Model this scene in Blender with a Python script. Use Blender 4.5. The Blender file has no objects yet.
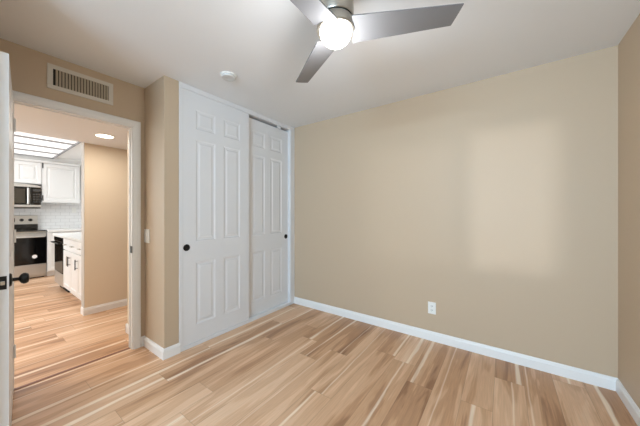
import bpy, bmesh, math, random
from mathutils import Vector, Matrix
random.seed(4)
S = bpy.context.scene
C = S.collection

# ------------------------------------------------------------------ camera
F_PX = 255.6
cam = bpy.data.cameras.new('camera'); co = bpy.data.objects.new('camera', cam); C.objects.link(co)
cam.sensor_width = 36.0; cam.lens = F_PX / 640 * 36.0; cam.clip_start = .02
CAMZ = 1.255
YAW = math.radians(35.6)
co.location = (0, 0, CAMZ); co.rotation_euler = (math.pi / 2, 0, YAW)
S.camera = co

# ------------------------------------------------------------------ world, lights, exposure
w = bpy.data.worlds.new('sky'); S.world = w; w.use_nodes = True
w.node_tree.nodes['Background'].inputs[0].default_value = (.78, .88, 1, 1)
w.node_tree.nodes['Background'].inputs[1].default_value = 1.0
S.view_settings.view_transform = 'Standard'
S.view_settings.look = 'None'
S.view_settings.gamma = 1
S.view_settings.use_curve_mapping = False
S.view_settings.exposure = 0.37

def area(name, loc, rot, sx, sy, power, col, spread=math.pi):
    l = bpy.data.lights.new(name, 'AREA'); l.shape = 'RECTANGLE'; l.size = sx; l.size_y = sy
    l.energy = power; l.color = col; l.spread = spread
    o = bpy.data.objects.new(name, l); C.objects.link(o); o.location = loc; o.rotation_euler = rot
    return o
# daylight entering by the bedroom window behind the camera (wall y = -2.6)
area('window_daylight', (-.37, -2.80, 1.62), (math.radians(68), 0, 0), 1.7, 1.3, 178, (.56, .79, 1.0))
# added lamp outside, aimed up to brighten the ceiling like ground bounce
area('ceiling_fill', (-.37, -3.10, .75), (math.radians(122), 0, 0), 2.0, .8, 126, (.50, .77, 1.0))
sun = bpy.data.lights.new('sun', 'SUN'); sun.energy = .46; sun.angle = math.radians(2.0); sun.color = (.93, .96, 1)
so = bpy.data.objects.new('sun', sun); C.objects.link(so); so.location = (0, -4, 3)
so.rotation_euler = Vector((-.02, 1, -.025)).to_track_quat('-Z', 'Y').to_euler()
# kitchen: unseen side lamp, added to brighten the kitchen
area('kitchen_fill', (-6.2, -1.35, 1.5), (math.radians(102), 0, 0), 2.6, 1.4, 34, (.86, .94, 1))

# ------------------------------------------------------------------ materials
def lin(c):
    return tuple(((x / 255) / 12.92 if x / 255 <= .04045 else ((x / 255 + .055) / 1.055) ** 2.4) for x in c)
def mat(name, col, rough=.5, metal=0, bump=0, bscale=200, emit=None, estr=0, var=0, spec=.5, coat=0):
    m = bpy.data.materials.new(name); m.use_nodes = True
    nt = m.node_tree; b = nt.nodes['Principled BSDF']
    c = lin(col) if max(col) > 1 else col
    b.inputs['Base Color'].default_value = (*c, 1)
    b.inputs['Roughness'].default_value = rough; b.inputs['Metallic'].default_value = metal
    b.inputs['Specular IOR Level'].default_value = spec
    b.inputs['Coat Weight'].default_value = coat
    tc = nt.nodes.new('ShaderNodeTexCoord')
    n = nt.nodes.new('ShaderNodeTexNoise'); n.inputs['Scale'].default_value = bscale
    n.inputs['Detail'].default_value = 3
    nt.links.new(tc.outputs['Object'], n.inputs['Vector'])
    if bump:
        bp = nt.nodes.new('ShaderNodeBump'); bp.inputs['Strength'].default_value = bump; bp.inputs['Distance'].default_value = .002
        nt.links.new(n.outputs['Fac'], bp.inputs['Height']); nt.links.new(bp.outputs['Normal'], b.inputs['Normal'])
    mr = nt.nodes.new('ShaderNodeMapRange'); v = var or .03
    mr.inputs['To Min'].default_value = max(0, rough - v); mr.inputs['To Max'].default_value = min(1, rough + v)
    nt.links.new(n.outputs['Fac'], mr.inputs['Value']); nt.links.new(mr.outputs['Result'], b.inputs['Roughness'])
    if emit:
        b.inputs['Emission Color'].default_value = (*(lin(emit) if max(emit) > 1 else emit), 1)
        b.inputs['Emission Strength'].default_value = estr
    return m

M = {}
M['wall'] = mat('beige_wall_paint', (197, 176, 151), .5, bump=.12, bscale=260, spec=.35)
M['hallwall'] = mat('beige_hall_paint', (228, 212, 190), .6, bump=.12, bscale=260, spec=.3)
M['ceil'] = mat('ceiling_paint', (236, 237, 239), .85, bump=.25, bscale=180, spec=.2)
M['kwall'] = mat('white_wall_paint', (240, 240, 238), .7, bump=.1)
M['trim'] = mat('white_trim_paint', (238, 237, 236), .35)
M['door'] = mat('white_door_paint', (226, 226, 228), .38, bump=.05, bscale=90)
M['cab'] = mat('white_cabinet_paint', (236, 236, 235), .35)
M['sdet'] = mat('detector_plastic', (214, 214, 212), .5)
M['cornerpaint'] = mat('pale_grey_corner_paint', (196, 192, 186), .6)
M['mwwin'] = mat('microwave_window', (62, 56, 48), .15)
M['black'] = mat('matte_black_metal', (16, 16, 17), .38, metal=.3)
M['blackglass'] = mat('black_glass', (8, 8, 9), .08)
M['dark'] = mat('dark_void', (28, 25, 22), .9)
M['brass'] = mat('latch_steel', (190, 185, 175), .3, metal=1)
M['plastic'] = mat('white_plastic', (236, 236, 232), .4)
M['slot'] = mat('outlet_slot', (60, 58, 55), .6)
M['seam'] = mat('floor_transition', (140, 98, 80), .5)
M['glass_lit'] = mat('lit_glass_globe', (255, 250, 240), .3, emit=(1.0, .93, .82), estr=6)
M['can'] = mat('lit_downlight', (255, 250, 240), .4, emit=(1.0, .9, .74), estr=9)
M['panel'] = mat('lit_ceiling_diffuser', (250, 250, 250), .5, emit=(1, 1, .99), estr=.36)
M['alu'] = mat('white_aluminium_grid', (160, 160, 163), .5)
M['counter'] = mat('white_quartz', (235, 234, 231), .2, bump=0)
M['vent'] = mat('vent_enamel', (212, 205, 194), .45)
M['ventin'] = mat('vent_louvre_enamel', (190, 176, 156), .55)
M['screen'] = mat('paper', (240, 240, 240), .6)

def brushed(name, col, rough=.32, sc=(4, 400, 400), metal=1.0):
    m = mat(name, col, rough, metal=metal)
    nt = m.node_tree; n = [x for x in nt.nodes if x.type == 'TEX_NOISE'][0]
    mp = nt.nodes.new('ShaderNodeMapping'); mp.inputs['Scale'].default_value = sc
    tc = [x for x in nt.nodes if x.type == 'TEX_COORD'][0]
    nt.links.new(tc.outputs['Object'], mp.inputs[0]); nt.links.new(mp.outputs[0], n.inputs['Vector']); n.inputs['Scale'].default_value = 1
    return m
M['steel'] = brushed('brushed_stainless_steel', (200, 198, 194), .34, metal=.75)
M['nickel'] = brushed('brushed_nickel', (178, 172, 162), .3, metal=.9)
M['blade'] = brushed('silver_fan_blade', (130, 129, 131), .5, metal=.25)

def mesh_mat():
    m = mat('dimming_mesh', (120, 120, 120), .8); nt = m.node_tree  # half see-through mix, made to dim the daylight
    t = nt.nodes.new('ShaderNodeBsdfTransparent'); x = nt.nodes.new('ShaderNodeMixShader'); x.inputs[0].default_value = .45
    nt.links.new(t.outputs[0], x.inputs[1]); nt.links.new(nt.nodes['Principled BSDF'].outputs[0], x.inputs[2])
    nt.links.new(x.outputs[0], nt.nodes['Material Output'].inputs['Surface'])
    return m
M['mesh'] = mesh_mat()

def tile_mat():
    m = mat('white_backsplash_tile', (238, 238, 238), .15)
    nt = m.node_tree; b = nt.nodes['Principled BSDF']
    tc = [x for x in nt.nodes if x.type == 'TEX_COORD'][0]
    mp = nt.nodes.new('ShaderNodeMapping'); mp.inputs['Rotation'].default_value = (math.radians(90), 0, math.radians(90))
    sx = nt.nodes.new('ShaderNodeSeparateXYZ'); cb = nt.nodes.new('ShaderNodeCombineXYZ')
    nt.links.new(tc.outputs['Object'], sx.inputs[0])
    nt.links.new(sx.outputs[1], cb.inputs[0]); nt.links.new(sx.outputs[2], cb.inputs[1])
    br = nt.nodes.new('ShaderNodeTexBrick'); br.inputs['Scale'].default_value = 1
    br.inputs['Brick Width'].default_value = .15; br.inputs['Row Height'].default_value = .075
    br.inputs['Mortar Size'].default_value = .003
    br.inputs['Color1'].default_value = (.86, .86, .86, 1); br.inputs['Color2'].default_value = (.82, .82, .82, 1)
    br.inputs['Mortar'].default_value = (.62, .62, .62, 1)
    nt.links.new(cb.outputs[0], br.inputs['Vector']); nt.links.new(br.outputs['Color'], b.inputs['Base Color'])
    return m
M['tile'] = tile_mat()

def floor_mat():
    m = bpy.data.materials.new('wood_plank_floor'); m.use_nodes = True
    nt = m.node_tree; N = nt.nodes; L = nt.links; b = N['Principled BSDF']
    def math_(op, a, bb=None, c=None):
        n = N.new('ShaderNodeMath'); n.operation = op
        for i, v in enumerate((a, bb, c)):
            if v is None: continue
            if isinstance(v, (int, float)): n.inputs[i].default_value = v
            else: L.new(v, n.inputs[i])
        return n.outputs[0]
    def comb(x, y, z=0):
        n = N.new('ShaderNodeCombineXYZ')
        for i, v in enumerate((x, y, z)):
            if isinstance(v, (int, float)): n.inputs[i].default_value = v
            else: L.new(v, n.inputs[i])
        return n.outputs[0]
    def mapr(v, a, bb, c=0, d=1, smooth=True):
        n = N.new('ShaderNodeMapRange'); n.interpolation_type = 'SMOOTHSTEP' if smooth else 'LINEAR'
        L.new(v, n.inputs[0])
        for i, q in enumerate((a, bb, c, d)): n.inputs[i + 1].default_value = q
        return n.outputs[0]
    def noise(vec, scale, detail=4, rough=.55, dist=0):
        n = N.new('ShaderNodeTexNoise'); L.new(vec, n.inputs['Vector']); n.inputs['Scale'].default_value = scale
        n.inputs['Detail'].default_value = detail; n.inputs['Roughness'].default_value = rough; n.inputs['Distortion'].default_value = dist
        return n.outputs['Fac']
    def mix(fac, a, bb, mode='MIX'):
        n = N.new('ShaderNodeMix'); n.data_type = 'RGBA'; n.blend_type = mode
        for i, v in ((0, fac), (6, a), (7, bb)):
            if isinstance(v, (int, float)): n.inputs[i].default_value = v
            elif isinstance(v, tuple): n.inputs[i].default_value = (*v, 1)
            else: L.new(v, n.inputs[i])
        return n.outputs[2]
    tc = N.new('ShaderNodeTexCoord'); sp = N.new('ShaderNodeSeparateXYZ'); L.new(tc.outputs['Object'], sp.inputs[0])
    X, Y = sp.outputs[0], sp.outputs[1]
    W, LEN = .178, 1.22
    xs = math_('DIVIDE', math_('ADD', X, 10.02), W)
    row = math_('FLOOR', xs); u = math_('FRACT', xs)
    wn = N.new('ShaderNodeTexWhiteNoise'); wn.noise_dimensions = '1D'; L.new(row, wn.inputs['W'])
    ys = math_('DIVIDE', math_('ADD', Y, math_('MULTIPLY', wn.outputs['Value'], LEN)), LEN)
    ys = math_('ADD', ys, 10); col = math_('FLOOR', ys); v = math_('FRACT', ys)
    w2 = N.new('ShaderNodeTexWhiteNoise'); w2.noise_dimensions = '2D'; L.new(comb(row, col), w2.inputs['Vector'])
    sc = N.new('ShaderNodeSeparateColor'); L.new(w2.outputs['Color'], sc.inputs[0])
    r1, r2, r3 = sc.outputs[0], sc.outputs[1], sc.outputs[2]
    rv = w2.outputs['Value']
    # broad tone along the plank and fine grain
    g1 = noise(comb(math_('MULTIPLY', X, 8.5), math_('MULTIPLY', Y, .9), math_('MULTIPLY', rv, 37)), 1, 3, .5, .8)
    g2 = noise(comb(math_('MULTIPLY', X, 45), math_('MULTIPLY', Y, 1.8), math_('MULTIPLY', r1, 53)), 1, 5, .6, .5)
    g3 = noise(comb(math_('MULTIPLY', X, 230), math_('MULTIPLY', Y, 6), math_('MULTIPLY', r2, 11)), 1, 2, .5)
    ring = math_('SINE', math_('MULTIPLY', math_('ADD', g1, math_('MULTIPLY', g2, .12)), 42))
    ring = mapr(ring, -1, 1)
    tone = math_('ADD', math_('MULTIPLY', r1, .33), math_('ADD', math_('MULTIPLY', mapr(g1, .3, .7, 0, 1, False), .42), math_('MULTIPLY', g2, .30)))
    tone = math_('ADD', tone, math_('MULTIPLY', ring, .07))
    cr = N.new('ShaderNodeValToRGB'); L.new(tone, cr.inputs[0])
    e = cr.color_ramp.elements; e[0].position = .22; e[0].color = (*lin(FLC[0]), 1); e[1].position = 1.0; e[1].color = (*lin(FLC[3]), 1)
    for p, c in ((.48, FLC[1]), (.72, FLC[2])):
        k = e.new(p); k.color = (*lin(c), 1)
    base = cr.outputs[0]
    # pale sapwood streaks
    wob = noise(comb(math_('MULTIPLY', X, .5), math_('MULTIPLY', Y, 1.1), math_('MULTIPLY', r2, 91)), 1, 3)
    pos = math_('ADD', math_('MULTIPLY', r3, 1.0), math_('MULTIPLY', math_('SUBTRACT', wob, .5), .30))
    dist = math_('ABSOLUTE', math_('SUBTRACT', u, pos))
    wid = math_('MULTIPLY', mapr(r2, .25, 1, 0.02, .085), mapr(wob, .2, .8, .4, 1.5))
    st = mapr(math_('SUBTRACT', wid, dist), -.03, .04)
    st = math_('MULTIPLY', st, mapr(r2, .25, .3))
    st = math_('MULTIPLY', st, mapr(g2, .2, .6, .45, .85))
    colr = mix(st, base, lin(FLC[4]))
    fine = mapr(g3, .3, .7, .93, 1.04)
    colr = mix(1.0, colr, comb(fine, fine, fine), 'MULTIPLY')
    eu = math_('MINIMUM', u, math_('SUBTRACT', 1, u)); eu = math_('MULTIPLY', eu, W)
    ev = math_('MULTIPLY', math_('MINIMUM', v, math_('SUBTRACT', 1, v)), LEN)
    ed = math_('MINIMUM', eu, ev)
    gap = mapr(ed, .0006, .0022, .72, 1)
    colr = mix(1.0, colr, comb(gap, gap, gap), 'MULTIPLY')
    L.new(colr, b.inputs['Base Color'])
    L.new(mapr(g2, .2, .8, .34, .48), b.inputs['Roughness'])
    bp = N.new('ShaderNodeBump'); bp.inputs['Strength'].default_value = .25; bp.inputs['Distance'].default_value = .001
    L.new(math_('ADD', math_('MULTIPLY', gap, 2), math_('MULTIPLY', g3, .4)), bp.inputs['Height']); L.new(bp.outputs[0], b.inputs['Normal'])
    b.inputs['Specular IOR Level'].default_value = .4
    return m
FLC = [(152, 110, 80), (200, 156, 120), (226, 187, 153), (238, 207, 178), (248, 228, 205)]
M['floor'] = floor_mat()

# ------------------------------------------------------------------ helpers
def wloc(o):
    p = Vector((0, 0, 0))
    while o: p += o.location; o = o.parent
    return p
def props(o, label=None, cat=None, group=None, kind=None):
    if label: o['label'] = label
    if cat: o['category'] = cat
    if group: o['group'] = group
    if kind: o['kind'] = kind
    return o
def thing(name, loc, label, cat, group=None, kind=None):
    o = bpy.data.objects.new(name, None); C.objects.link(o); o.location = loc; o.empty_display_size = .05
    return props(o, label, cat, group, kind)

class MB:
    """collects shapes given in world coordinates; build() links them as one mesh object"""
    def __init__(s): s.bm = bmesh.new()
    def box(s, x0, x1, y0, y1, z0, z1, bev=0, seg=2):
        a = bmesh.ops.create_cube(s.bm, size=1, matrix=Matrix.Translation(((x0 + x1) / 2, (y0 + y1) / 2, (z0 + z1) / 2)) @ Matrix.Diagonal((abs(x1 - x0), abs(y1 - y0), abs(z1 - z0), 1)))
        if bev:
            es = list({e for v in a['verts'] for e in v.link_edges})
            bmesh.ops.bevel(s.bm, geom=es, offset=bev, segments=seg, affect='EDGES', profile=.5)
        return s
    def obox(s, o, u, n, a0, a1, c0, c1, z0, z1, bev=0):
        """box in a frame: o origin, u along, n outward, z up"""
        u = Vector(u).normalized(); n = Vector(n).normalized(); o = Vector(o)
        m = Matrix((( u.x, n.x, 0, 0), (u.y, n.y, 0, 0), (0, 0, 1, 0), (0, 0, 0, 1)))
        cen = o + u * (a0 + a1) / 2 + n * (c0 + c1) / 2 + Vector((0, 0, (z0 + z1) / 2))
        a = bmesh.ops.create_cube(s.bm, size=1, matrix=Matrix.Translation(cen) @ m @ Matrix.Diagonal((abs(a1 - a0), abs(c1 - c0), abs(z1 - z0), 1)))
        if bev:
            es = list({e for v in a['verts'] for e in v.link_edges})
            bmesh.ops.bevel(s.bm, geom=es, offset=bev, segments=2, affect='EDGES', profile=.5)
        return s
    def lathe(s, o, axis, prof, n=32):
        """prof: (radius, distance along axis)"""
        axis = Vector(axis).normalized(); o = Vector(o)
        q = Vector((0, 0, 1)).rotation_difference(axis)
        rings = []
        for r, h in prof:
            if r < 1e-6: rings.append([s.bm.verts.new(o + axis * h)])
            else: rings.append([s.bm.verts.new(o + q @ Vector((r * math.cos(t * 2 * math.pi / n), r * math.sin(t * 2 * math.pi / n), h))) for t in range(n)])
        for a, b in zip(rings, rings[1:]):
            for i in range(n):
                j = (i + 1) % n
                if len(a) == 1 and len(b) == 1: continue
                if len(a) == 1: s.bm.faces.new((a[0], b[j], b[i]))
                elif len(b) == 1: s.bm.faces.new((a[i], a[j], b[0]))
                else: s.bm.faces.new((a[i], a[j], b[j], b[i]))
        return s
    def tube(s, pts, r, n=10):
        pts = [Vector(p) for p in pts]; rings = []
        for i, p in enumerate(pts):
            d = (pts[min(i + 1, len(pts) - 1)] - pts[max(i - 1, 0)]).normalized()
            up = Vector((0, 0, 1)) if abs(d.z) < .9 else Vector((1, 0, 0))
            a = d.cross(up).normalized(); b = d.cross(a)
            rings.append([s.bm.verts.new(p + a * r * math.cos(t * 2 * math.pi / n) + b * r * math.sin(t * 2 * math.pi / n)) for t in range(n)])
        for a, b in zip(rings, rings[1:]):
            for i in range(n): s.bm.faces.new((a[i], a[(i + 1) % n], b[(i + 1) % n], b[i]))
        s.bm.faces.new(rings[0][::-1]); s.bm.faces.new(rings[-1])
        return s
    def prism(s, prof, o, u, n, a0, a1):
        """sweep profile [(c outward, z)] from a0 to a1 along u"""
        u = Vector(u).normalized(); n = Vector(n).normalized(); o = Vector(o)
        A = [s.bm.verts.new(o + u * a0 + n * c + Vector((0, 0, z))) for c, z in prof]
        B = [s.bm.verts.new(o + u * a1 + n * c + Vector((0, 0, z))) for c, z in prof]
        k = len(prof)
        for i in range(k): s.bm.faces.new((A[i], A[(i + 1) % k], B[(i + 1) % k], B[i]))
        s.bm.faces.new(A[::-1]); s.bm.faces.new(B)
        return s
    def panel_slab(s, o, u, n, w, z0, z1, t, panels, depth=.007, lip=.012, field=.03, both=False, raised=True):
        """door slab: width w along u, thickness t behind the front face, recessed panels [(a0,a1,z0,z1)]"""
        u = Vector(u).normalized(); n = Vector(n).normalized(); o = Vector(o)
        xs = sorted({0, w, *[p[0] for p in panels], *[p[1] for p in panels]})
        zs = sorted({z0, z1, *[p[2] for p in panels], *[p[3] for p in panels]})
        def P(a, z, c): return s.bm.verts.new(o + u * a + n * c + Vector((0, 0, z)))
        new = []
        for side in ((0, 1), (-t, -1)) if both else ((0, 1),):
            c0, sg = side
            for a0, a1 in zip(xs, xs[1:]):
                for b0, b1 in zip(zs, zs[1:]):
                    pn = any(abs(a0 - p[0]) < 1e-6 and abs(a1 - p[1]) < 1e-6 and b0 >= p[2] - 1e-6 and b1 <= p[3] + 1e-6 for p in panels)
                    R = lambda i, c: [P(a0 + i, b0 + i, c), P(a1 - i, b0 + i, c), P(a1 - i, b1 - i, c), P(a0 + i, b1 - i, c)]
                    if not pn: rs = [R(0, c0)]
                    else:
                        rs = [R(0, c0), R(lip * .5, c0 - sg * depth * .8), R(lip, c0 - sg * depth)]
                        if raised: rs += [R(lip * 1.5, c0 - sg * depth), R(field, c0 - sg * depth * .25)]
                    for r, q in zip(rs, rs[1:]):
                        for i in range(4): s.bm.faces.new((r[i], r[(i + 1) % 4], q[(i + 1) % 4], q[i]))
                    s.bm.faces.new(rs[-1])
        # sides and back
        f = [P(0, z0, 0), P(w, z0, 0), P(w, z1, 0), P(0, z1, 0)]; g = [P(0, z0, -t), P(w, z0, -t), P(w, z1, -t), P(0, z1, -t)]
        for i in range(4): s.bm.faces.new((f[i], g[i], g[(i + 1) % 4], f[(i + 1) % 4]))
        if not both: s.bm.faces.new(g[::-1])
        bmesh.ops.remove_doubles(s.bm, verts=s.bm.verts, dist=1e-5)
        return s
    def build(s, name, m, parent=None, loc=None, smooth=False, **kw):
        bmesh.ops.recalc_face_normals(s.bm, faces=s.bm.faces)
        off = wloc(parent) if parent else Vector(loc or (0, 0, 0))
        for v in s.bm.verts: v.co -= off
        me = bpy.data.meshes.new(name); s.bm.to_mesh(me); s.bm.free()
        me.materials.append(m)
        if smooth:
            for p in me.polygons: p.use_smooth = True
            try: me.set_sharp_from_angle(angle=math.radians(35))
            except Exception: pass
        o = bpy.data.objects.new(name, me); C.objects.link(o)
        if parent: o.parent = parent
        else: o.location = off
        return props(o, **kw)

def struct(name, mb, m, **kw): return mb.build(name, m, kind='structure', **kw)

# ------------------------------------------------------------------ room shell
XR, YB, XC, XD, YF = .66, 2.69, -2.366, -2.77, -2.60
H, HH = 2.44, 2.115
DX = -2.855                                   # hall side of the door wall
OY0, OY1, OZ = .195, .915, 2.05              # door opening
XK, YKL, YKR = -8.10, -1.3, 1.80             # kitchen
XH, YH = -4.17, .868                          # hall wall plane and its free end

struct('floor', MB().box(XK - .12, XR + .12, -2.75, 3.0, -.05, 0), M['floor'], label='light wood plank floor running from bedroom to kitchen', cat='floor')
struct('ceiling', MB().box(DX, XR + .12, YF - .12, YB + .12, H, H + .06), M['ceil'], label='white textured bedroom ceiling', cat='ceiling')
struct('ceiling', MB().box(XH, DX, -1.3, 3.0, HH, H + .06), M['ceil'], label='lowered hallway ceiling seen through the doorway', cat='ceiling')
struct('ceiling', MB().box(XK - .12, XH, -1.6, 3.0, H, H + .06), M['kwall'], label='white kitchen ceiling around the light box', cat='ceiling')
struct('wall_back', MB().box(DX, XR + .12, YB, YB + .12, 0, H), M['wall'], label='long beige bedroom wall with the outlet', cat='wall')
struct('wall_right', MB().box(XR, XR + .12, YF, YB, 0, H), M['wall'], label='beige wall at the right edge of the bedroom', cat='wall')
b = MB()
WX0, WX1, WZ0, WZ1 = -1.23, .49, .86, 2.15
b.box(DX, WX0, YF - .12, YF, 0, H).box(WX1, XR + .12, YF - .12, YF, 0, H).box(WX0, WX1, YF - .12, YF, 0, WZ0).box(WX0, WX1, YF - .12, YF, WZ1, H)
struct('wall_front', b, M['wall'], label='beige wall with the window behind the viewer', cat='wall')
struct('wall_front', MB().box(XD, -1.88, YF, .02, 0, H), M['wall'], label='added unseen beige wall that shades the open door from the window', cat='wall')  # added block, out of view, keeps window light off the door edge
b = MB()
b.box(DX, XD, YF, OY0, 0, H).box(DX, XD, OY1, YB, 0, H).box(DX, XD, OY0, OY1, OZ, H)
struct('wall_left', b, M['wall'], label='beige wall around the open doorway', cat='wall')
struct('wall_closet', MB().box(XD, XC, 1.005, 1.13, 0, H, bev=.004), M['wall'], label='narrow beige wall jutting out beside the closet', cat='wall')
# window behind the camera
wd = thing('window_1', ((WX0 + WX1) / 2, YF - .06, WZ0), 'white framed sliding window behind the viewer', 'window', kind='structure')
b = MB()
for x0, x1, z0, z1 in ((WX0, WX1, WZ0, WZ0 + .04), (WX0, WX1, WZ1 - .04, WZ1), (WX0, WX0 + .04, WZ0, WZ1), (WX1 - .04, WX1, WZ0, WZ1), (-.22, -.14, WZ0, WZ1)):
    b.box(x0, x1, YF - .09, YF - .03, z0, z1, bev=.003)
b.build('window_frame', M['trim'], wd)
MB().box(WX0 + .03, -.20, YF - .086, YF - .084, WZ0 + .03, WZ1 - .03).build('dimming_screen', M['mesh'], wd)  # unseen sheet added to dim the light through one half of the window
# hall and kitchen walls
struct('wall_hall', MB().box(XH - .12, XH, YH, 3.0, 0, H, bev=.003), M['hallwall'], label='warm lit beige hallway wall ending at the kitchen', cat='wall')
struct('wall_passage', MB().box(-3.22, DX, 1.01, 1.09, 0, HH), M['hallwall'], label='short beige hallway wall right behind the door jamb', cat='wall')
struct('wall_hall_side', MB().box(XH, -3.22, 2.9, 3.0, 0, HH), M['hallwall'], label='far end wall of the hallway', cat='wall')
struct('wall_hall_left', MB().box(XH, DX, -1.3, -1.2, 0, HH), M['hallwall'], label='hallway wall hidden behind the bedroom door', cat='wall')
struct('wall_kitchen', MB().box(XK - .12, XK, -1.6, 3.0, 0, H), M['kwall'], label='white kitchen wall behind the range', cat='wall')
struct('wall_kitchen_right', MB().box(XK, XH - .12, YKR, YKR + .1, 0, H), M['kwall'], label='white kitchen wall behind the sink counter', cat='wall')
struct('wall_kitchen_left', MB().box(XK, XH, -1.6, -1.5, 0, H), M['kwall'], label='white kitchen wall hidden behind the bedroom door', cat='wall')
struct('trim_7', MB().box(XH - .12, XH - .002, YH - .006, YH, .09, HH), M['cornerpaint'], label='white corner strip on the end of the warm hallway wall', cat='corner trim')
# tile backsplash
struct('trim_1', MB().box(XK, XK + .008, .0, YKR, .91, 1.62), M['tile'], label='white tiled backsplash behind the range', cat='backsplash')

# baseboards
BP = [(0, 0), (.014, 0), (.014, .066), (.010, .074), (.010, .080), (.005, .090), (0, .090)]
struct('baseboard_back', MB().prism(BP, (0, YB, 0), (1, 0, 0), (0, -1, 0), XC, XR), M['trim'], label='white baseboard along the long beige wall', cat='baseboard')
struct('baseboard_right', MB().prism(BP, (XR, 0, 0), (0, 1, 0), (-1, 0, 0), YF, YB - .014), M['trim'], label='white baseboard along the right wall', cat='baseboard')
b = MB().prism(BP, (0, 1.005, 0), (1, 0, 0), (0, -1, 0), XD + .014, XC + .014)
b.prism(BP, (XC, 0, 0), (0, 1, 0), (1, 0, 0), 1.005, 1.135)
struct('baseboard_closet', b, M['trim'], label='white baseboard wrapping the narrow wall beside the closet', cat='baseboard')
struct('baseboard_left', MB().prism(BP, (XD, 0, 0), (0, 1, 0), (1, 0, 0), .972, 1.005), M['trim'], label='tiny piece of baseboard beside the door casing', cat='baseboard')
b = MB().prism(BP, (XH, 0, 0), (0, 1, 0), (1, 0, 0), YH - .014, 2.9).prism(BP, (0, YH, 0), (1, 0, 0), (0, -1, 0), XH - .12, XH)
struct('baseboard_hall', b, M['trim'], label='white baseboard along the warm hallway wall', cat='baseboard')
struct('baseboard_passage', MB().prism(BP, (0, 1.01, 0), (1, 0, 0), (0, -1, 0), -3.234, DX).prism(BP, (-3.22, 0, 0), (0, 1, 0), (-1, 0, 0), .996, 1.09), M['trim'], label='white baseboard just behind the door jamb', cat='baseboard')

# door casing and jamb
dc = thing('trim_2', (XD, (OY0 + OY1) / 2, 0), 'white wooden casing and jamb of the open doorway', 'door frame', kind='structure')
CW = .054
b = MB()
CP = [(0, 0), (.011, 0), (.013, .012), (.016, .02), (.016, CW - .012), (.012, CW), (0, CW)]
def casing(b, x, sx):
    # mitred casing loop: left leg, head, right leg
    prof = [(c * sx, r) for c, r in CP]
    path = [(OY0, 0, (-1, 0)), (OY0, OZ, (-1, 1)), (OY1, OZ, (1, 1)), (OY1, 0, (1, 0))]
    rings = []
    for y, z, (dy, dz) in path:
        rings.append([b.bm.verts.new((x + c, y + dy * r, z + dz * r)) for c, r in prof])
    for A, B in zip(rings, rings[1:]):
        for i in range(len(prof)):
            j = (i + 1) % len(prof); b.bm.faces.new((A[i], A[j], B[j], B[i]))
    b.bm.faces.new(rings[0]); b.bm.faces.new(rings[-1][::-1])
casing(b, XD, 1); casing(b, DX, -1)
b.build('casing', M['trim'], dc)
b = MB()
b.box(DX, XD, OY1 - .010, OY1, 0, OZ).box(DX, XD, OY0, OY0 + .010, 0, OZ).box(DX, XD, OY0 + .010, OY1 - .010, OZ - .010, OZ)
b.box(DX + .03, XD - .045, OY1 - .016, OY1 - .010, 0, OZ - .010).box(DX + .03, XD - .045, OY0 + .010, OY0 + .016, 0, OZ - .010).box(DX + .03, XD - .045, OY0 + .016, OY1 - .016, OZ - .016, OZ - .010)
b.build('jamb', M['trim'], dc)
MB().box(XD - .04, XD + .004, OY1 - .0125, OY1 - .010, .886, .950, bev=.001).build('strike_plate', M['black'], dc, label='black strike plate')
struct('trim_3', MB().box(-2.835, -2.808, OY0 + .010, OY1 - .010, 0, .004, bev=.0015), M['seam'], label='thin brown transition strip on the floor of the doorway', cat='threshold')

# closet surround
b = MB()
b.box(XC - .09, XC + .004, 1.13, YB, H - .048, H, bev=.002)                    # fascia
b.box(XC - .09, XC + .004, 1.13, 1.162, 0, H - .048, bev=.002)                 # left jamb
b.box(XC - .09, XC + .004, 2.605, YB, 0, H - .048, bev=.002)                   # right jamb
b.box(XC - .09, XC + .006, 1.135, YB - .014, 0, .035, bev=.003)                # floor track
struct('trim_4', b, M['door'], label='white frame with header and bottom track around the closet doors', cat='closet frame')
cd = lambda o: o
ZR = ((.20, .79), (.99, 1.95), (2.05, 2.235))
def closet_door(name, y0, y1, x, label, py, ztop=2.39):
    w = y1 - y0; r = thing(name, (x, (y0 + y1) / 2, .037), label, 'sliding door', kind='structure')
    st, mid = .122, .098; pw = (w - 2 * st - mid) / 2
    pan = [(a, a + pw, z0, z1) for a in (st, st + pw + mid) for z0, z1 in ZR]
    MB().panel_slab((x, y0, 0), (0, 1, 0), (1, 0, 0), w, .037, ztop, .03, pan, depth=.005, lip=.018, field=.042).build('panelled_leaf', M['door'], r)
    MB().lathe((x - .001, py, .936), (1, 0, 0), [(0, 0), (.03, 0), (.031, .003), (.027, .005), (.024, .004), (.021, .0015), (.007, .0012), (.006, .004), (0, .0045)]).build('finger_pull', M['black'], r, smooth=True)
    return r
closet_door('door_1', 1.163, 1.905, XC + .0, 'white six-panel sliding closet door, nearer one on the left', 1.197)
closet_door('door_2', 1.862, 2.604, XC - .042, 'white six-panel sliding closet door, farther one beside the long wall', 2.562, 2.37)
MB().box(XC - .03, XC - .012, 2.38, 2.44, H - .075, H - .045, bev=.002).build('trim_5', M['trim'], kind='structure', label='small white roller guide under the closet header', cat='door guide')

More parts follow.
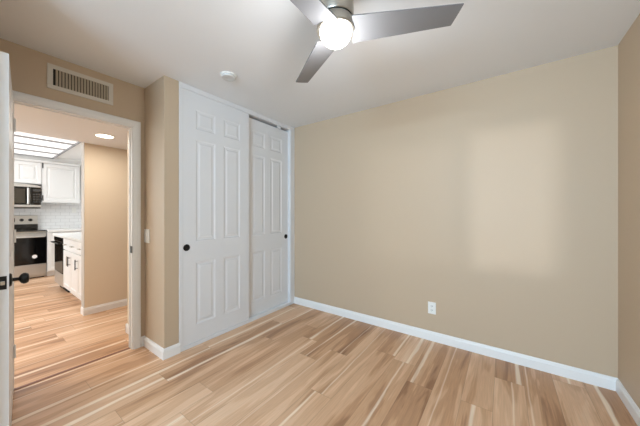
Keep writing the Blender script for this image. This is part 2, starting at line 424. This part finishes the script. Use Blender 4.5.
# bedroom door, opened into the room; its latch edge faces the camera
hx, hy, ex, ey = -2.757, .203, -1.955, .130
U = Vector((ex - hx, ey - hy, 0)); DW = U.length; U.normalize(); NN = Vector((-U.y, U.x, 0))
dr = thing('door_3', (hx, hy, .01), 'white hinged bedroom door standing open at the left edge', 'door', kind='structure')
st, mid = .11, .10; pw = (DW - 2 * st - mid) / 2
pan = [(a, a + pw, z0, z1) for a in (st, st + pw + mid) for z0, z1 in ((.23, .83), (1.0, 1.62), (1.71, 1.90))]
MB().panel_slab((hx, hy, 0), U, NN, DW, .012, 2.03, .038, pan, both=True).build('panelled_leaf', M['door'], dr)
kc = Vector((hx, hy, .917)) + U * (DW - .070)
for sgn, nm in ((1, 'knob'), (-1, 'knob')):
    o0 = kc + (NN * 0 if sgn > 0 else -NN * .038)
    k = MB().lathe(o0, NN * sgn, [(0, 0), (.033, 0), (.033, .004), (.029, .008), (.009, .010), (.008, .030), (.014, .033), (.023, .038), (.028, .047), (.028, .055), (.022, .064), (0, .068)]).build(nm, M['black'], dr, smooth=True)
lo = Vector((ex, ey, 0))
lp = MB().obox(lo, -NN, U, .0065, .0315, 0, .0015, .886, .950).build('latch_plate', M['black'], dr)
MB().obox(lo, -NN, U, .012, .026, .0015, .010, .909, .927, bev=.002).build('latch_bolt', M['brass'], lp)
for z in (.25, 1.05, 1.82):
    MB().lathe((hx + .004, hy + .006, z), (0, 0, 1), [(0, 0), (.006, 0), (.006, .09), (0, .09)], 12).build('hinge', M['trim'], dr, smooth=True)

# ------------------------------------------------------------------ ceiling fan
FX, FY, FZ = -.701, 1.119, 2.205
fan = thing('ceiling_fan', (FX, FY, 2.09), 'silver three-blade ceiling fan with a lit round globe', 'ceiling fan')
MB().lathe((FX, FY, 0), (0, 0, 1), [(0, H), (.088, H), (.091, H - .01), (.092, 2.256), (.089, 2.250), (.0, 2.250)], 48).build('canopy', M['nickel'], fan, smooth=True)
MB().lathe((FX, FY, 0), (0, 0, 1), [(0, 2.250), (.084, 2.250), (.084, 2.243), (.0, 2.243)], 48).build('gap_ring', M['dark'], fan)
MB().lathe((FX, FY, 0), (0, 0, 1), [(0, 2.243), (.088, 2.243), (.091, 2.238), (.097, 2.215), (.099, 2.205), (.099, 2.196), (.0, 2.196)], 48).build('motor_housing', M['nickel'], fan, smooth=True)
prof = [(0, 2.114)] + [(.083 * math.sin(math.radians(a)), 2.190 - .076 * math.cos(math.radians(a))) for a in range(10, 91, 10)] + [(.083, 2.198), (0, 2.198)]
gl = MB().lathe((FX, FY, 0), (0, 0, 1), prof, 40).build('globe', M['glass_lit'], fan, smooth=True)
MB().lathe((FX, FY, 0), (0, 0, 1), [(.084, 2.196), (.099, 2.196), (.096, 2.186), (.085, 2.186)], 48).build('globe_ring', M['nickel'], fan, smooth=True)
R0, R1 = .085, .585
for k in range(3):
    a = math.radians(-8.6 + 120 * k) + YAW
    u = Vector((math.cos(a), math.sin(a), 0)); v = Vector((math.sin(a), -math.cos(a), 0))   # v: clockwise side
    p = math.radians(15)
    vv = v * math.cos(p) + Vector((0, 0, math.sin(p)))
    nn = u.cross(vv).normalized()
    b = MB(); rings = []
    nst = 14
    for i in range(nst + 1):
        t = i / nst; r = R0 + (R1 - R0) * t
        wd_ = .074 + (.051 - .074) * t
        ra = r + .012 * t; rb = r - .012 * t
        c = Vector((FX, FY, FZ + .004 - .018 * (1 - t)))
        ring = []
        for (q, rr, th) in ((wd_, ra, 0), (wd_ * .5, r + .006 * t, .003), (0, r, .004), (-wd_ * .5, r - .006 * t, .003), (-wd_, rb, 0)):
            ring.append((c + u * rr + vv * q, th))
        up = [b.bm.verts.new(x + nn * (.003 + th * .4)) for x, th in ring]
        dn = [b.bm.verts.new(x - nn * (.003 - th * .4)) for x, th in ring]
        rings.append(up + dn[::-1])
    for A, B in zip(rings, rings[1:]):
        n_ = len(A)
        for i in range(n_): b.bm.faces.new((A[i], A[(i + 1) % n_], B[(i + 1) % n_], B[i]))
    b.bm.faces.new(rings[0][::-1]); b.bm.faces.new(rings[-1])
    bl = b.build('blade', M['blade'], fan, smooth=True)
l = bpy.data.lights.new('fan_bulb', 'POINT'); l.energy = 8.5; l.color = (.93, .97, 1); l.shadow_soft_size = .08
lo_ = bpy.data.objects.new('fan_bulb', l); C.objects.link(lo_); lo_.location = (FX, FY, 2.03)

# ------------------------------------------------------------------ small bedroom fittings
sd = thing('smoke_detector', (-1.925, 1.335, H), 'round white smoke detector on the bedroom ceiling', 'smoke detector')
MB().lathe((-1.925, 1.335, H), (0, 0, -1), [(0, 0), (.070, 0), (.070, .006), (.067, .009), (0, .009)], 40).build('base', M['plastic'], sd, smooth=True)
MB().lathe((-1.925, 1.335, H - .009), (0, 0, -1), [(0, 0), (.060, 0), (.060, .008), (.054, .015), (.030, .018), (.028, .017), (0, .017)], 40).build('cover', M['sdet'], sd, smooth=True)

vt = thing('air_vent', (XD, .564, 2.19), 'off-white metal air vent grille above the doorway', 'air vent')
vy0, vy1, vz0, vz1 = .365, .763, 2.192, 2.378
b = MB(); fr = .031
b.box(XD, XD + .008, vy0, vy1, vz0, vz0 + fr, bev=.002).box(XD, XD + .008, vy0, vy1, vz1 - fr, vz1, bev=.002)
b.box(XD, XD + .008, vy0, vy0 + fr, vz0 + fr, vz1 - fr, bev=.002).box(XD, XD + .008, vy1 - fr, vy1, vz0 + fr, vz1 - fr, bev=.002)
b.build('frame', M['vent'], vt)
MB().box(XD, XD + .001, vy0 + fr, vy1 - fr, vz0 + fr, vz1 - fr).build('duct', M['dark'], vt)
nv = 18
for i in range(nv):
    y = vy0 + fr + .006 + (vy1 - vy0 - 2 * fr - .012) * (i + .5) / nv
    MB().obox((XD + .001, y, 0), (.55, .83, 0), (.83, -.55, 0), 0, .0135, -.0007, .0007, vz0 + fr, vz1 - fr).build('louvre', M['ventin'], vt)

sw = thing('light_switch', (-2.70, 1.005, .98), 'white rocker light switch on the narrow wall beside the doorway', 'light switch')
MB().box(-2.764, -2.654, .999, 1.005, .977, 1.103, bev=.002).build('plate', M['plastic'], sw)
MB().box(-2.727, -2.691, .995, .999, 1.008, 1.074, bev=.0015).build('rocker', M['plastic'], sw)

def outlet(x, z, label):
    o = thing('wall_outlet', (x, YB, z - .058), label, 'outlet')
    MB().box(x - .036, x + .036, YB - .006, YB, z - .058, z + .058, bev=.002).build('plate', M['plastic'], o)
    for dz in (.020, -.020):
        s_ = MB().box(x - .016, x + .016, YB - .0085, YB - .006, z + dz - .014, z + dz + .014, bev=.001).build('socket', M['plastic'], o)
        MB().box(x - .008, x - .005, YB - .009, YB - .0085, z + dz - .004, z + dz + .007).box(x + .005, x + .008, YB - .009, YB - .0085, z + dz - .004, z + dz + .007).box(x - .002, x + .002, YB - .009, YB - .0085, z + dz - .010, z + dz - .006).build('slots', M['slot'], s_)
outlet(-.569, .32, 'white duplex outlet low on the long beige wall')

# ------------------------------------------------------------------ hall
dl = thing('recessed_downlight', (-3.61, .92, HH), 'lit round recessed downlight in the hallway ceiling', 'ceiling light')
MB().lathe((-3.61, .92, HH), (0, 0, -1), [(.074, 0), (.095, 0), (.093, .005), (.076, .006), (.074, 0)], 40).build('trim_ring', M['plastic'], dl, smooth=True)
MB().lathe((-3.61, .92, HH), (0, 0, -1), [(0, 0), (.074, 0), (.074, .003), (0, .004)], 40).build('lens', M['can'], dl, smooth=True)
a_ = area('downlight_beam', (-3.61, .92, HH - .02), (0, 0, 0), .16, .16, 5, (1, .94, .84)); a_.data.shape = 'DISK'
a_ = area('hall_fill', (-3.5, -.5, HH - .02), (0, 0, 0), .16, .16, 14, (1, .94, .84)); a_.data.shape = 'DISK'  # unseen fill light added to brighten the hall, without a fixture

# ------------------------------------------------------------------ kitchen
RX = -7.30; RY0, RY1 = .20, .96
# luminous ceiling
lb = thing('ceiling_light_box', (-6.6, 0, H - .05), 'large square kitchen light box with glowing panels and thin bars', 'ceiling light')
LX = [-7.72, -7.10, -6.50, -5.90, -5.20]; LY1 = 1.12
for x0, x1 in zip(LX, LX[1:]):
    MB().box(x0 + .018, x1 - .018, -1.18, LY1 - .03, H - .022, H - .016).build('diffuser', M['panel'], lb)
b = MB()
for x in LX: b.box(x - .020, x + .020, -1.2, LY1, H - .04, H)
b.box(LX[0], LX[-1], LY1 - .03, LY1, H - .04, H).box(LX[0], LX[-1], -1.22, -1.19, H - .04, H)
b.build('frame', M['alu'], lb)
area('light_box_glow', (-6.1, 0, H - .06), (0, 0, 0), 1.5, 2.2, 17, (.88, .95, 1))

# range
rg = thing('kitchen_range', (RX - .38, .58, 0), 'stainless steel kitchen range with black glass oven door', 'range')
MB().box(XK + .02, RX - .03, RY0 + .003, RY1 - .003, .02, .905, bev=.004).build('body', M['steel'], rg)
MB().box(XK + .02, RX + .012, RY0, RY1, .905, .922, bev=.004).build('cooktop', M['blackglass'], rg)
bg = MB().box(XK + .012, XK + .075, RY0 + .003, .925, 1.02, 1.205, bev=.006).build('control_panel', M['steel'], rg)
MB().box(XK + .012, XK + .07, RY0 + .003, .925, .922, 1.02).build('backguard_base', M['blackglass'], rg)
MB().box(XK + .075, XK + .079, .40, .61, 1.07, 1.15, bev=.002).build('display', M['blackglass'], bg)
for y in (.26, .34, .70, .82):
    MB().lathe((XK + .075, y, 1.11), (1, 0, 0), [(0, 0), (.030, 0), (.028, .006), (.022, .010), (.020, .026), (0, .028)], 20).build('knob', M['black'], bg, smooth=True)
od = MB().box(RX - .03, RX, RY0 + .004, RY1 - .004, .275, .865, bev=.004).build('oven_door', M['blackglass'], rg)
MB().box(RX, RX + .004, RY0 + .006, RY1 - .006, .80, .862, bev=.002).build('door_trim', M['steel'], od)
MB().tube([(RX + .004, RY0 + .06, .80), (RX + .05, RY0 + .06, .80)], .008).tube([(RX + .004, RY1 - .06, .80), (RX + .05, RY1 - .06, .80)], .008).tube([(RX + .05, RY0 + .03, .80), (RX + .05, RY1 - .03, .80)], .013).build('handle', M['steel'], od, smooth=True)
MB().lathe((RX, .80, .42), (1, 0, 0), [(0, 0), (.035, 0), (.035, .001), (0, .001)], 24).build('sticker', M['screen'], od, label='round white sticker')
dw_ = MB().box(RX - .03, RX, RY0 + .004, RY1 - .004, .06, .268, bev=.004).build('storage_drawer', M['steel'], rg)
MB().box(XK + .05, RX - .06, RY0 + .03, RY1 - .03, 0, .02).build('base', M['dark'], rg)

# microwave
RYM = .93
mx = -7.70
mw = thing('microwave_oven', (mx - .19, .58, 1.365), 'stainless steel microwave mounted above the range', 'microwave')
MB().box(XK + .01, mx - .02, RY0 + .005, RYM, 1.365, 1.80, bev=.004).build('body', M['steel'], mw)
b = MB(); pr = []
# bowed top strip
vs = [b.bm.verts.new((mx - .02 + dx, y, z)) for dx in (0, .028) for y, z in [(RY0 + .005, 1.775), (RYM, 1.775), (RYM, 1.80), (.85, 1.823), (.72, 1.835), (.58, 1.84), (.44, 1.835), (.31, 1.823), (RY0 + .005, 1.80)]]
n_ = 9
for i in range(n_): b.bm.faces.new((vs[i], vs[(i + 1) % n_], vs[n_ + (i + 1) % n_], vs[n_ + i]))
b.bm.faces.new(vs[:n_]); b.bm.faces.new(vs[n_:])
b.build('top_grille', M['steel'], mw)
md = MB().box(mx - .02, mx, RY0 + .006, .788, 1.42, 1.772, bev=.004).build('door', M['blackglass'], mw)
MB().box(mx, mx + .003, RY0 + .03, .715, 1.455, 1.735, bev=.002).build('window', M['mwwin'], md)
MB().tube([(mx, .755, 1.44), (mx + .035, .755, 1.44), (mx + .035, .755, 1.75), (mx, .755, 1.75)], .016).build('handle', M['steel'], md, smooth=True)
MB().box(mx - .36, mx + .002, RY0 + .01, RYM - .005, 1.352, 1.3645).build('underside', M['dark'], mw)
cp = MB().box(mx - .02, mx, .793, RYM - .001, 1.42, 1.772, bev=.004).build('control_panel', M['blackglass'], mw)
MB().box(mx, mx + .002, (.82), .93, 1.69, 1.735).build('display', M['slot'], cp)
for i in range(4):
    for j in range(3): MB().box(mx, mx + .002, .822 + j * .038, .848 + j * .038, 1.47 + i * .05, 1.495 + i * .05).build('key', M['slot'], cp)
MB().box(mx - .02, mx + .004, RY0 + .006, RYM - .001, 1.375, 1.415, bev=.004).build('bottom_rail', M['steel'], mw)

def bar_pull(p0, p1, n, parent, m=None):
    p0, p1, n = Vector(p0), Vector(p1), Vector(n)
    d = (p1 - p0) * .15
    MB().tube([p0 + n * .028, p1 + n * .028], .006, 8).tube([p0 + d, p0 + d + n * .028], .004, 8).tube([p1 - d, p1 - d + n * .028], .004, 8).build('handle', m or M['black'], parent, smooth=True)

def upper_cab(y0, y1, z0, z1, nd, label, hinge=None):
    x = -7.75
    r = thing('wall_cabinet', ((XK + x) / 2, (y0 + y1) / 2, z0), label, 'cabinet', 'white kitchen wall cabinets')
    MB().box(XK + .01, x, y0, y1, z0, z1).build('body', M['cab'], r)
    w = (y1 - y0) / nd
    for i in range(nd):
        d = MB().panel_slab((x + .02, y0 + i * w + .004, 0), (0, 1, 0), (1, 0, 0), w - .008, z0 + .012, z1 - .03, .019, [(.06, w - .068, z0 + .072, z1 - .09)], depth=.014, lip=.016, field=.05).build('door', M['cab'], r)
        if hinge:
            for hz in (z0 + .07, z1 - .10):
                MB().box(x + .020, x + .026, y0 + hinge - .009, y0 + hinge + .007, hz - .03, hz + .08).build('hinge', M['black'], d)
    MB().prism([(0, 0), (.03, 0), (.055, .03), (.055, .045), (0, .045)], (x, 0, z1 - .02), (0, 1, 0), (1, 0, 0), y0, y1).build('crown', M['cab'], r)
    return r
upper_cab(RY0, .945, 1.845, 2.31, 2, 'white wall cabinet directly above the microwave')
upper_cab(.947, 1.53, 1.47, 2.31, 1, 'white wall cabinet right of the microwave, single tall door', hinge=.014)
MB().box(XK, -7.76, -1.5, YKR, 2.336, H).build('trim_6', M['kwall'], kind='structure', label='white soffit above the kitchen wall cabinets', cat='soffit')

def base_cab(name, x0, x1, y0, y1, face, nd, label, drawers=True, toe=True):
    """face 'x': front at x1 facing +x; face 'y': front at y0 facing -y"""
    r = thing(name, ((x0 + x1) / 2, (y0 + y1) / 2, 0), label, 'cabinet', 'white kitchen base cabinets')
    if face == 'x': MB().box(x0, x1, y0, y1, .10, .872).box(x0, x1 - .06, y0, y1, 0, .10).build('body', M['cab'], r); o, u, n, w = (x1 + .02, y0, 0), (0, 1, 0), (1, 0, 0), y1 - y0
    else: MB().box(x0, x1, y0, y1, .10, .872).box(x0, x1, y0 + .06, y1, 0, .10).build('body', M['cab'], r); o, u, n, w = (x0, y0 - .02, 0), (1, 0, 0), (0, -1, 0), x1 - x0
    o, u, n = Vector(o), Vector(u), Vector(n); ww = w / nd
    for i in range(nd):
        oo = o + u * (i * ww + .004); z1 = .685 if drawers else .86
        d = MB().panel_slab(oo, u, n, ww - .008, .115, z1, .019, [(.055, ww - .063, .17, z1 - .055)], depth=.008, raised=False).build('door', M['cab'], r)
        if nd > 1:
            a = ww - .045 if i == 0 else .035
            p = oo + u * a; bar_pull(p + Vector((0, 0, z1 - .20)), p + Vector((0, 0, z1 - .06)), n, d, M['nickel'] if i == 0 else M['black'])
        if drawers:
            d = MB().panel_slab(oo, u, n, ww - .008, .70, .86, .019, [(.04, ww - .048, .735, .825)], depth=.006, raised=False).build('drawer', M['cab'], r)
            if nd > 1: p = oo + u * ww / 2 + Vector((0, 0, .78)); bar_pull(p - u * .06, p + u * .06, n, d, M['nickel'])
    return r
PY = .905
base_cab('base_cabinet', XK + .01, RX, .966, YKR - .01, 'x', 1, 'white base cabinet against the far wall just right of the range')
base_cab('base_cabinet', -5.54, XH - .14, PY + .02, 1.5, 'y', 3, 'white base cabinet with two handles beside the hallway wall, front facing left', True)
# dishwasher
dwx0, dwx1 = -6.16, -5.55
ds = thing('dishwasher', ((dwx0 + dwx1) / 2, 1.2, 0), 'black and steel dishwasher under the counter end', 'dishwasher')
MB().box(dwx0, dwx1, PY + .03, 1.5, .09, .868).build('body', M['dark'], ds)
dd = MB().box(dwx0 + .003, dwx1 - .003, PY - .005, PY + .028, .30, .80, bev=.004).build('door', M['blackglass'], ds)
MB().box(dwx0 + .003, dwx1 - .003, PY - .005, PY + .028, .10, .296, bev=.004).build('lower_panel', M['steel'], ds)
MB().box(dwx0 + .003, dwx1 - .003, PY - .012, PY + .028, .803, .866, bev=.004).build('control_strip', M['blackglass'], ds)
MB().tube([(dwx0 + .05, PY - .005, .775), (dwx0 + .05, PY - .045, .775), (dwx1 - .05, PY - .045, .775), (dwx1 - .05, PY - .005, .775)], .010).build('handle', M['black'], dd, smooth=True)
MB().box(dwx0 + .02, dwx1 - .02, PY + .06, 1.5, 0, .09).build('toe_kick', M['dark'], ds)
# counters
MB().box(-6.19, XH - .122, PY - .025, YKR - .002, .872, .910, bev=.004).build('countertop', M['counter'], loc=(-5.2, 1.3, .872), label='white stone countertop over the dishwasher and cabinets', cat='countertop', group='white kitchen countertops')
MB().box(XK + .01, RX + .035, .966, YKR - .002, .872, .910, bev=.004).build('countertop', M['counter'], loc=(-7.7, 1.3, .872), label='white stone countertop just right of the range', cat='countertop', group='white kitchen countertops')
kx = XK + .008
ko = thing('wall_outlet', (kx, 1.50, 1.27), 'white outlet on the kitchen backsplash below the cabinet', 'outlet')
MB().box(kx, kx + .006, 1.464, 1.536, 1.262, 1.378, bev=.002).build('plate', M['plastic'], ko)
for dz in (.020, -.020): MB().box(kx + .006, kx + .0085, 1.484, 1.516, 1.32 + dz - .014, 1.32 + dz + .014, bev=.001).build('socket', M['plastic'], ko)
